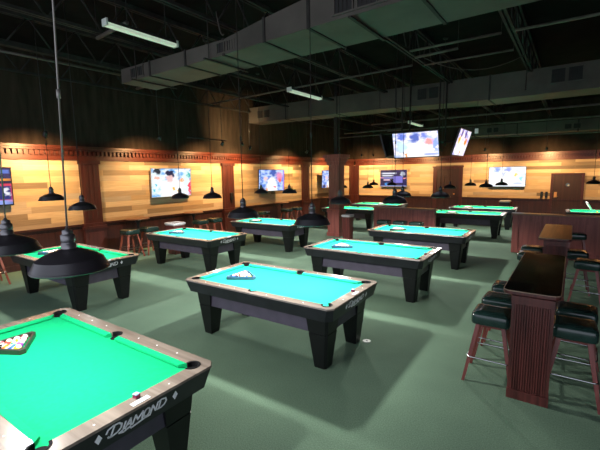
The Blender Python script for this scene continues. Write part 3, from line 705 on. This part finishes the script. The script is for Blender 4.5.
ST = make_stool('bar_stool', 'stool_wood'); SO = make_stool('pub_stool', 'stool_orange')
def place(src, x, y, rz, label, group, flag=[set()]):
    if src.name in flag[0]: o = copy_tree(src)
    else: flag[0].add(src.name); o = src
    o.location = (x, y, 0); o.rotation_euler = (0, 0, rz); tag(o, label, 'bar stool', group)
    if src.name.startswith('pub'): o.scale = (1.1, 1.1, 1.02)
G1, G2 = 'bar stools around the black-topped table', 'bar stools around the brown-topped table'
place(ST, -.605, 4.285, .02, 'green vinyl bar stool left of the black-topped table, front one', G1)
place(ST, -.605, 4.83, -.03, 'green vinyl bar stool left of the black-topped table, middle one', G1)
place(ST, -.595, 5.40, .02, 'green vinyl bar stool left of the black-topped table, rear one', G1)
place(ST, .095, 4.35, .03, 'green vinyl bar stool right of the black-topped table, front one', G1)
place(ST, .115, 4.86, -.02, 'green vinyl bar stool right of the black-topped table, rear one', G1)
place(ST, .27, 7.55, -.05, 'green bar stool right of the brown-topped table, front one', G2)
place(ST, .11, 8.35, .06, 'green bar stool right of the brown-topped table, middle one', G2)
place(ST, .13, 10.75, .1, 'green bar stool between the brown-topped table and the half wall', G2)
place(ST, -.565, 7.78, .03, 'green bar stool left of the brown-topped table, front one', G2)
place(ST, -.57, 8.42, 0, 'green bar stool left of the brown-topped table, rear one', G2)
for i, (x, nm) in enumerate(((-4.72, 'leftmost'), (-4.20, 'middle'), (-3.70, 'rightmost'))):
    place(ST, x, 11.0, 0, '%s of three green stools along the left half wall' % nm, 'bar stools along the left half wall')
GW = 'green stools along the left plank wall'
for x, y, lb in ((-9.75, 2.45, 'stool with orange-brown legs at the left edge, behind the nearest lamps'), (-9.86, 5.62, 'green stool before the first high table by the leftmost pilaster, left one'), (-9.86, 6.22, 'green stool before the first high table by the leftmost pilaster, right one'),
                 (-9.87, 8.08, 'green stool at the second high table by the plank wall, left one'), (-9.87, 8.68, 'green stool at the second high table by the plank wall, right one'),
                 (-9.95, 11.3, 'green stool standing alone by the wall behind the table left of column'), (-9.87, 12.7, 'green stool at the third high table near the middle pilaster, left one'), (-9.87, 13.4, 'green stool at the third high table near the middle pilaster, right one'),
                 (-9.8, 16.6, 'green stool by the plank wall just left of the column')):
    place(SO, x, y, 0, lb, GW)
def high_table(y, label, x=-10.36, first=[None]):
    if first[0] is None:
        t = thing('high_table', label, 'high table', (x, y, 0), 0, 'round high tables along the left wall'); first[0] = t
        MB().lathe([(.30, .955), (.325, .965), (.325, .985), (.315, .995)], 28).build('tabletop', 'table_wood', t)
        MB().lathe([(.05, .03), (.04, .1), (.035, .8), (.08, .94), (.08, .956)], 14).build('pedestal', 'black', t)
        MB().lathe([(.19, 0), (.19, .02), (.06, .05)], 24).build('base', 'black', t)
    else:
        t = copy_tree(first[0]); t.location = (x, y, 0); tag(t, label)
high_table(6.18, 'round brown high table by the wall, right of the leftmost pilaster')
high_table(8.2, 'round brown high table by the wall under the largest television')
high_table(13.0, 'round brown high table by the wall beneath the smaller blue television')
high_table(16.9, 'round high table by the wall beneath the narrow angled television')
def bin_(x, y, w, h, label, mat):
    t = thing('trash_can', label, 'trash can', (x, y, 0), .0, 'trash cans')
    MB().loft([rrect(w*.42, w*.42, .02, 0), rrect(w*.5, w*.5, .02, h)]).build('bin_body', mat, t)
    MB().loft([rrect(w*.505, w*.505, .03, h-.045), rrect(w*.53, w*.53, .03, h-.02), rrect(w*.55, w*.54, .03, h+.02), rrect(w*.5, w*.5, .03, h+.035), rrect(w*.42, w*.42, .03, h-.02)], 0, True).build('bin_liner', 'bag', t)
bin_(-6.02, 11.05, .30, .82, 'wooden trash can with a pale liner right of the column', 'bar_wood')
bin_(-9.2, 6.62, .40, .86, 'trash can with a grey liner behind the table under the largest television', 'bar_wood')

bin_(-2.55, 19.95, .42, .80, 'trash can with a pale liner by the far wall under the pale television', 'black')

# ------------------------------------------------------------------ televisions
def tv(label, mat, center, w, h, yaw, tilt=0, bezel='black', arm=.0, group='televisions'):
    """screen faces local -Y; yaw turns it, tilt leans its top forward"""
    t = thing('television', label, 'television', center, 0, group)
    t.rotation_euler = (Matrix.Rotation(yaw, 3, 'Z') @ Matrix.Rotation(tilt, 3, 'X')).to_euler()
    bz = .018; d = .055
    b = MB(); b.loft([[(x, y, z) for x, z in ((-w/2, -h/2), (w/2, -h/2), (w/2, h/2), (-w/2, h/2))] if y < d*.6 else [(x*.85, y, z*.85) for x, z in ((-w/2, -h/2), (w/2, -h/2), (w/2, h/2), (-w/2, h/2))] for y in (0, d*.5, d)][::-1])
    for x0, z0, x1, z1 in ((-w/2, -h/2, w/2, -h/2+bz*1.4), (-w/2, h/2-bz, w/2, h/2), (-w/2, -h/2, -w/2+bz, h/2), (w/2-bz, -h/2, w/2, h/2)):
        b.box(x0, -.008, z0, x1, .002, z1)
    b.build('casing', bezel, t)
    sw, s0, s1 = w/2-bz, -h/2+bz*1.4, h/2-bz
    MB().quad([(-sw, -.002, s0), (sw, -.002, s0), (sw, -.002, s1), (-sw, -.002, s1)], 0, [(0, 0), (1, 0), (1, 1), (0, 1)]).build('screen', mat, t)
    b = MB(); b.box(-.15, d, -.12, .15, d+.02, .12)
    if arm: b.box(-.04, d+.02, -.04, .04, d+arm, .04)
    b.build('wall_mount', 'black', t)
    return t
LY = PI/2   # facing +X
tv('television at the left edge of the plank wall showing a dark scoreboard', 'scr_score', (-10.62, 2.52, 2.03), 1.5, .88, LY, .06, arm=.07)
tv('largest wall television on the left planks, a white-clad player in a dark cap', 'scr_game', (-10.60, 7.60, 2.00), 1.52, .93, LY, .05, 'silver', arm=.08)
tv('smaller blue and white television on the left planks, between two pilasters', 'scr_pink', (-10.50, 12.52, 1.96), 1.50, .93, LY-.12, .05, arm=.14)
tv('narrow angled television on the left planks, just left of the column', 'scr_pink', (-10.42, 17.25, 1.93), 1.5, .92, LY-.1, .05, arm=.2)
tv('television on the far planks with dark blue caption screen', 'scr_text', (-8.18, 20.27, 1.90), 1.58, .95, 0, .03, 'silver', arm=.05)
tv('television on the far planks near the brown door, pale washed-out picture', 'scr_pale', (-2.58, 20.27, 1.93), 1.56, .95, 0, .03, arm=.05)
tl = math.radians(17)
GH = 'televisions hung from the ceiling'
tv('large ceiling-hung television facing the camera, bright player picture', 'scr_wash', (-3.49, 10.12, 2.93), 1.24, .70, 0, tl, group=GH)
tv('ceiling-hung television turned to the right, seen at a steep angle', 'scr_side', (-2.46, 10.75, 2.95), 1.24, .70, PI/2, tl, group=GH)
tv('ceiling-hung television turned to the left, showing only its dark back', 'scr_side', (-4.42, 10.75, 2.95), 1.24, .70, -PI/2, tl, group=GH)
t = thing('screen_hanger', 'steel pipe frame carrying the cluster of ceiling-hung televisions', 'hanger')
b = MB()
for x, y in ((-3.95, 10.35), (-2.95, 10.35), (-3.95, 10.96), (-2.95, 10.96)): b.tube([(x, y, 2.9), (x, y, ZC)], .02, 8)
for p, q in (((-4.3, 10.75, 3.0), (-2.58, 10.75, 3.0)), ((-3.95, 10.35, 3.0), (-3.95, 10.96, 3.0)), ((-2.95, 10.35, 3.0), (-2.95, 10.96, 3.0)), ((-3.95, 10.35, 3.0), (-2.95, 10.35, 3.0)), ((-3.95, 10.96, 3.0), (-2.95, 10.96, 3.0))): b.tube([p, q], .02, 8)
b.build('hanger_pipes', 'steel', t)

# ------------------------------------------------------------------ wall wash spots
HEADS = []
def spot(x, y, z, target, label, e, size=128, bar=None, blend=1.0, col=(1.0, .58, .24)):
    t = thing('track_spotlight', label, 'spotlight', (0, 0, 0), 0, 'spotlights above the cornice')
    x, y, z = .95*x, .95*y, 2.2+.95*(z-2.2)
    d = (Vector(target)-Vector((x, y, z))).normalized(); p = Vector((x, y, z))
    MB().tube([p-d*.11, p-d*.08, p-d*.02, p+d*.02], [.03, .045, .05, .058], 12).build('spot_head', 'black', t)
    b = MB(); b.tube([p-d*.06, (x, y, z+.12)], .012, 6)
    if bar: b.tube([(x, y+bar[0], z+.14), (x, y+bar[1], z+.14)], .02, 6)
    b.tube([(x, y, z+.1), (x, y, ZC)], .007, 5); b.build('mount_arm', 'black', t)
    l = lamp('SPOT', 'wall_wash', p+d*.04, e, col, None, spot_size=math.radians(size), spot_blend=blend, shadow_soft_size=.04)
    aim(l, l.location+d)
XS = -10.12
E1 = 240
spot(XS, 3.87, 3.2, (XL, 3.77, 1.9), 'small spotlight above the cornice, left of the leftmost pilaster', E1*1.15)
spot(XS, 6.9, 3.3, (XL, 6.68, 1.9), 'small spotlight above the largest wall television', E1*.75)
spot(XS, 9.4, 3.28, (XL, 9.07, 1.9), 'small spotlight at the end of a short track beside second pilaster', E1*1.1, bar=(-1.4, .2))
spot(XS, 10.8, 3.2, (XL, 10.50, 1.9), 'small spotlight right of the second pilaster', E1*1.0)
spot(XS, 14.6, 3.2, (XL, 13.85, 1.9), 'small spotlight above the cornice by the third pilaster', E1*1.1)
spot(XS, 17.6, 3.2, (XL, 17.00, 1.9), 'small spotlight hidden beside the column top', E1)
spot(-9.9, 19.8, 3.2, (-10.0, YF, 1.9), 'left one of two spotlights over the far left corner', E1)
spot(-9.2, 19.8, 3.2, (-9.0, YF, 1.9), 'right one of two spotlights over the far left corner', E1*.8)
spot(-6.9, 19.8, 3.2, (-7.0, YF, 1.9), 'spotlight above the far wall behind the hung screens', E1)
spot(-3.5, 19.8, 3.2, (-3.9, YF, 1.9), 'spotlight above the far wall, left of the pale television', E1*1.0)
spot(-1.05, 19.8, 3.12, (-1.1, YF, 1.9), 'spotlight above the far wall beside the brown door', E1*1.0, bar=None)
spot(2.0, 19.8, 3.2, (2.0, YF, 1.9), 'spotlight above the far wall right of the brown door', E1)
spot(XS+.1, 10.3, 3.35, (XL, 10.6, 4.0), 'upturned spotlight washing the dark wall above the second pilaster', 150, 130, col=(1, .66, .3))

# ------------------------------------------------------------------ small things
def smallbox(name, label, cat, x0, y0, z0, x1, y1, z1, mat, detail):
    t = thing(name, label, cat, ((x0+x1)/2, (y0+y1)/2, z0))
    hx, hy, hz = (x1-x0)/2, (y1-y0)/2, z1-z0
    MB().loft([rrect(hx, hy, min(hx, hy)*.4, 0), rrect(hx, hy, min(hx, hy)*.4, hz)]).build('box_body', mat, t)
    MB().box(-hx*.6, -hy-.006, hz*.55, hx*.6, -hy+.002, hz*.85).build('face_panel', detail, t)
smallbox('wall_box_mount', 'left one of two small black boxes on planks beside brown door', 'wall box', -1.20, YF-.10, .97, -1.10, YF-.035, 1.25, 'black', 'black')
smallbox('wall_box_mount', 'right one of two small black boxes on planks beside brown door', 'wall box', -1.02, YF-.10, .98, -.92, YF-.035, 1.25, 'black', 'black')
t = thing('wall_phone_mount', 'small black box fixed on the second pilaster of the left wall', 'wall box', (XL+.128, 10.25, 1.28))
MB().box(0, -.07, 0, .07, .07, .26).build('box_body', 'black', t); MB().box(.07, -.04, .14, .078, .04, .22).build('face_panel', 'steel', t)
t = thing('wall_socket', 'small white socket plate low on the wainscot left of the column', 'socket', (XL+.052, 15.9, .42))
MB().box(0, -.05, 0, .012, .05, .12).build('socket_plate', 'white', t); MB().box(.012, -.02, .03, .015, .02, .09).build('socket_insert', 'silver', t)
t = thing('ceiling_sensor', 'small white box on the steel post above the column', 'sensor', (-6.80, 11.60, 4.46))
MB().box(-.05, 0, -.1, .05, .035, .1).build('sensor_housing', 'white', t); MB().box(-.02, -.006, -.05, .02, 0, 0).build('sensor_lens_mount', 'silver', t)
t = thing('ceiling_sensor', 'small white box hanging right of the tilted ceiling screen', 'sensor', (-2.17, 11.0, 3.2))
MB().box(-.04, 0, 0, .04, .06, .12).build('sensor_housing', 'white', t); MB().tube([(0, .03, .12), (0, .03, ZC-3.2)], .006, 5).build('hanger_rod', 'steel', t)
t = thing('floor_plate', 'small round pale cover plate on the carpet beside central table leg', 'floor plate', (-2.085, 4.35, 0))
MB().lathe([(.055, .0), (.055, .004), (.045, .007)], 20).build('plate_disc', 'cream', t); MB().lathe([(.012, .007), (.01, .009)], 10).build('plate_screw', 'steel', t)

# ------------------------------------------------------------------ camera, world, view
f, pitch, roll, yaw, ch = 378.0, math.radians(7.63), math.radians(-.91), math.radians(125.86), 2.199
fw = Vector((math.cos(yaw)*math.cos(pitch), math.sin(yaw)*math.cos(pitch), -math.sin(pitch)))
r = Vector((math.sin(yaw), -math.cos(yaw), 0)); u = r.cross(fw)
r2 = r*math.cos(roll)+u*math.sin(roll); u2 = -r*math.sin(roll)+u*math.cos(roll)
cd = bpy.data.cameras.new('camera'); cam = bpy.data.objects.new('camera', cd); C.objects.link(cam)
cd.sensor_width = 36; cd.sensor_fit = 'HORIZONTAL'; cd.lens = 36*f/600; cd.clip_start = .05
mw = Matrix((r2, u2, -fw)).transposed().to_4x4(); mw.translation = (0, 0, ch); cam.matrix_world = mw
scene.camera = cam
w = bpy.data.worlds.new('world'); scene.world = w; w.use_nodes = True
bg = w.node_tree.nodes['Background']; bg.inputs[0].default_value = (.80, .86, 1.0, 1); bg.inputs[1].default_value = .75
vs = scene.view_settings; vs.view_transform = 'Standard'; vs.look = 'None'; vs.gamma = 1; vs.use_curve_mapping = False; vs.exposure = 1.0
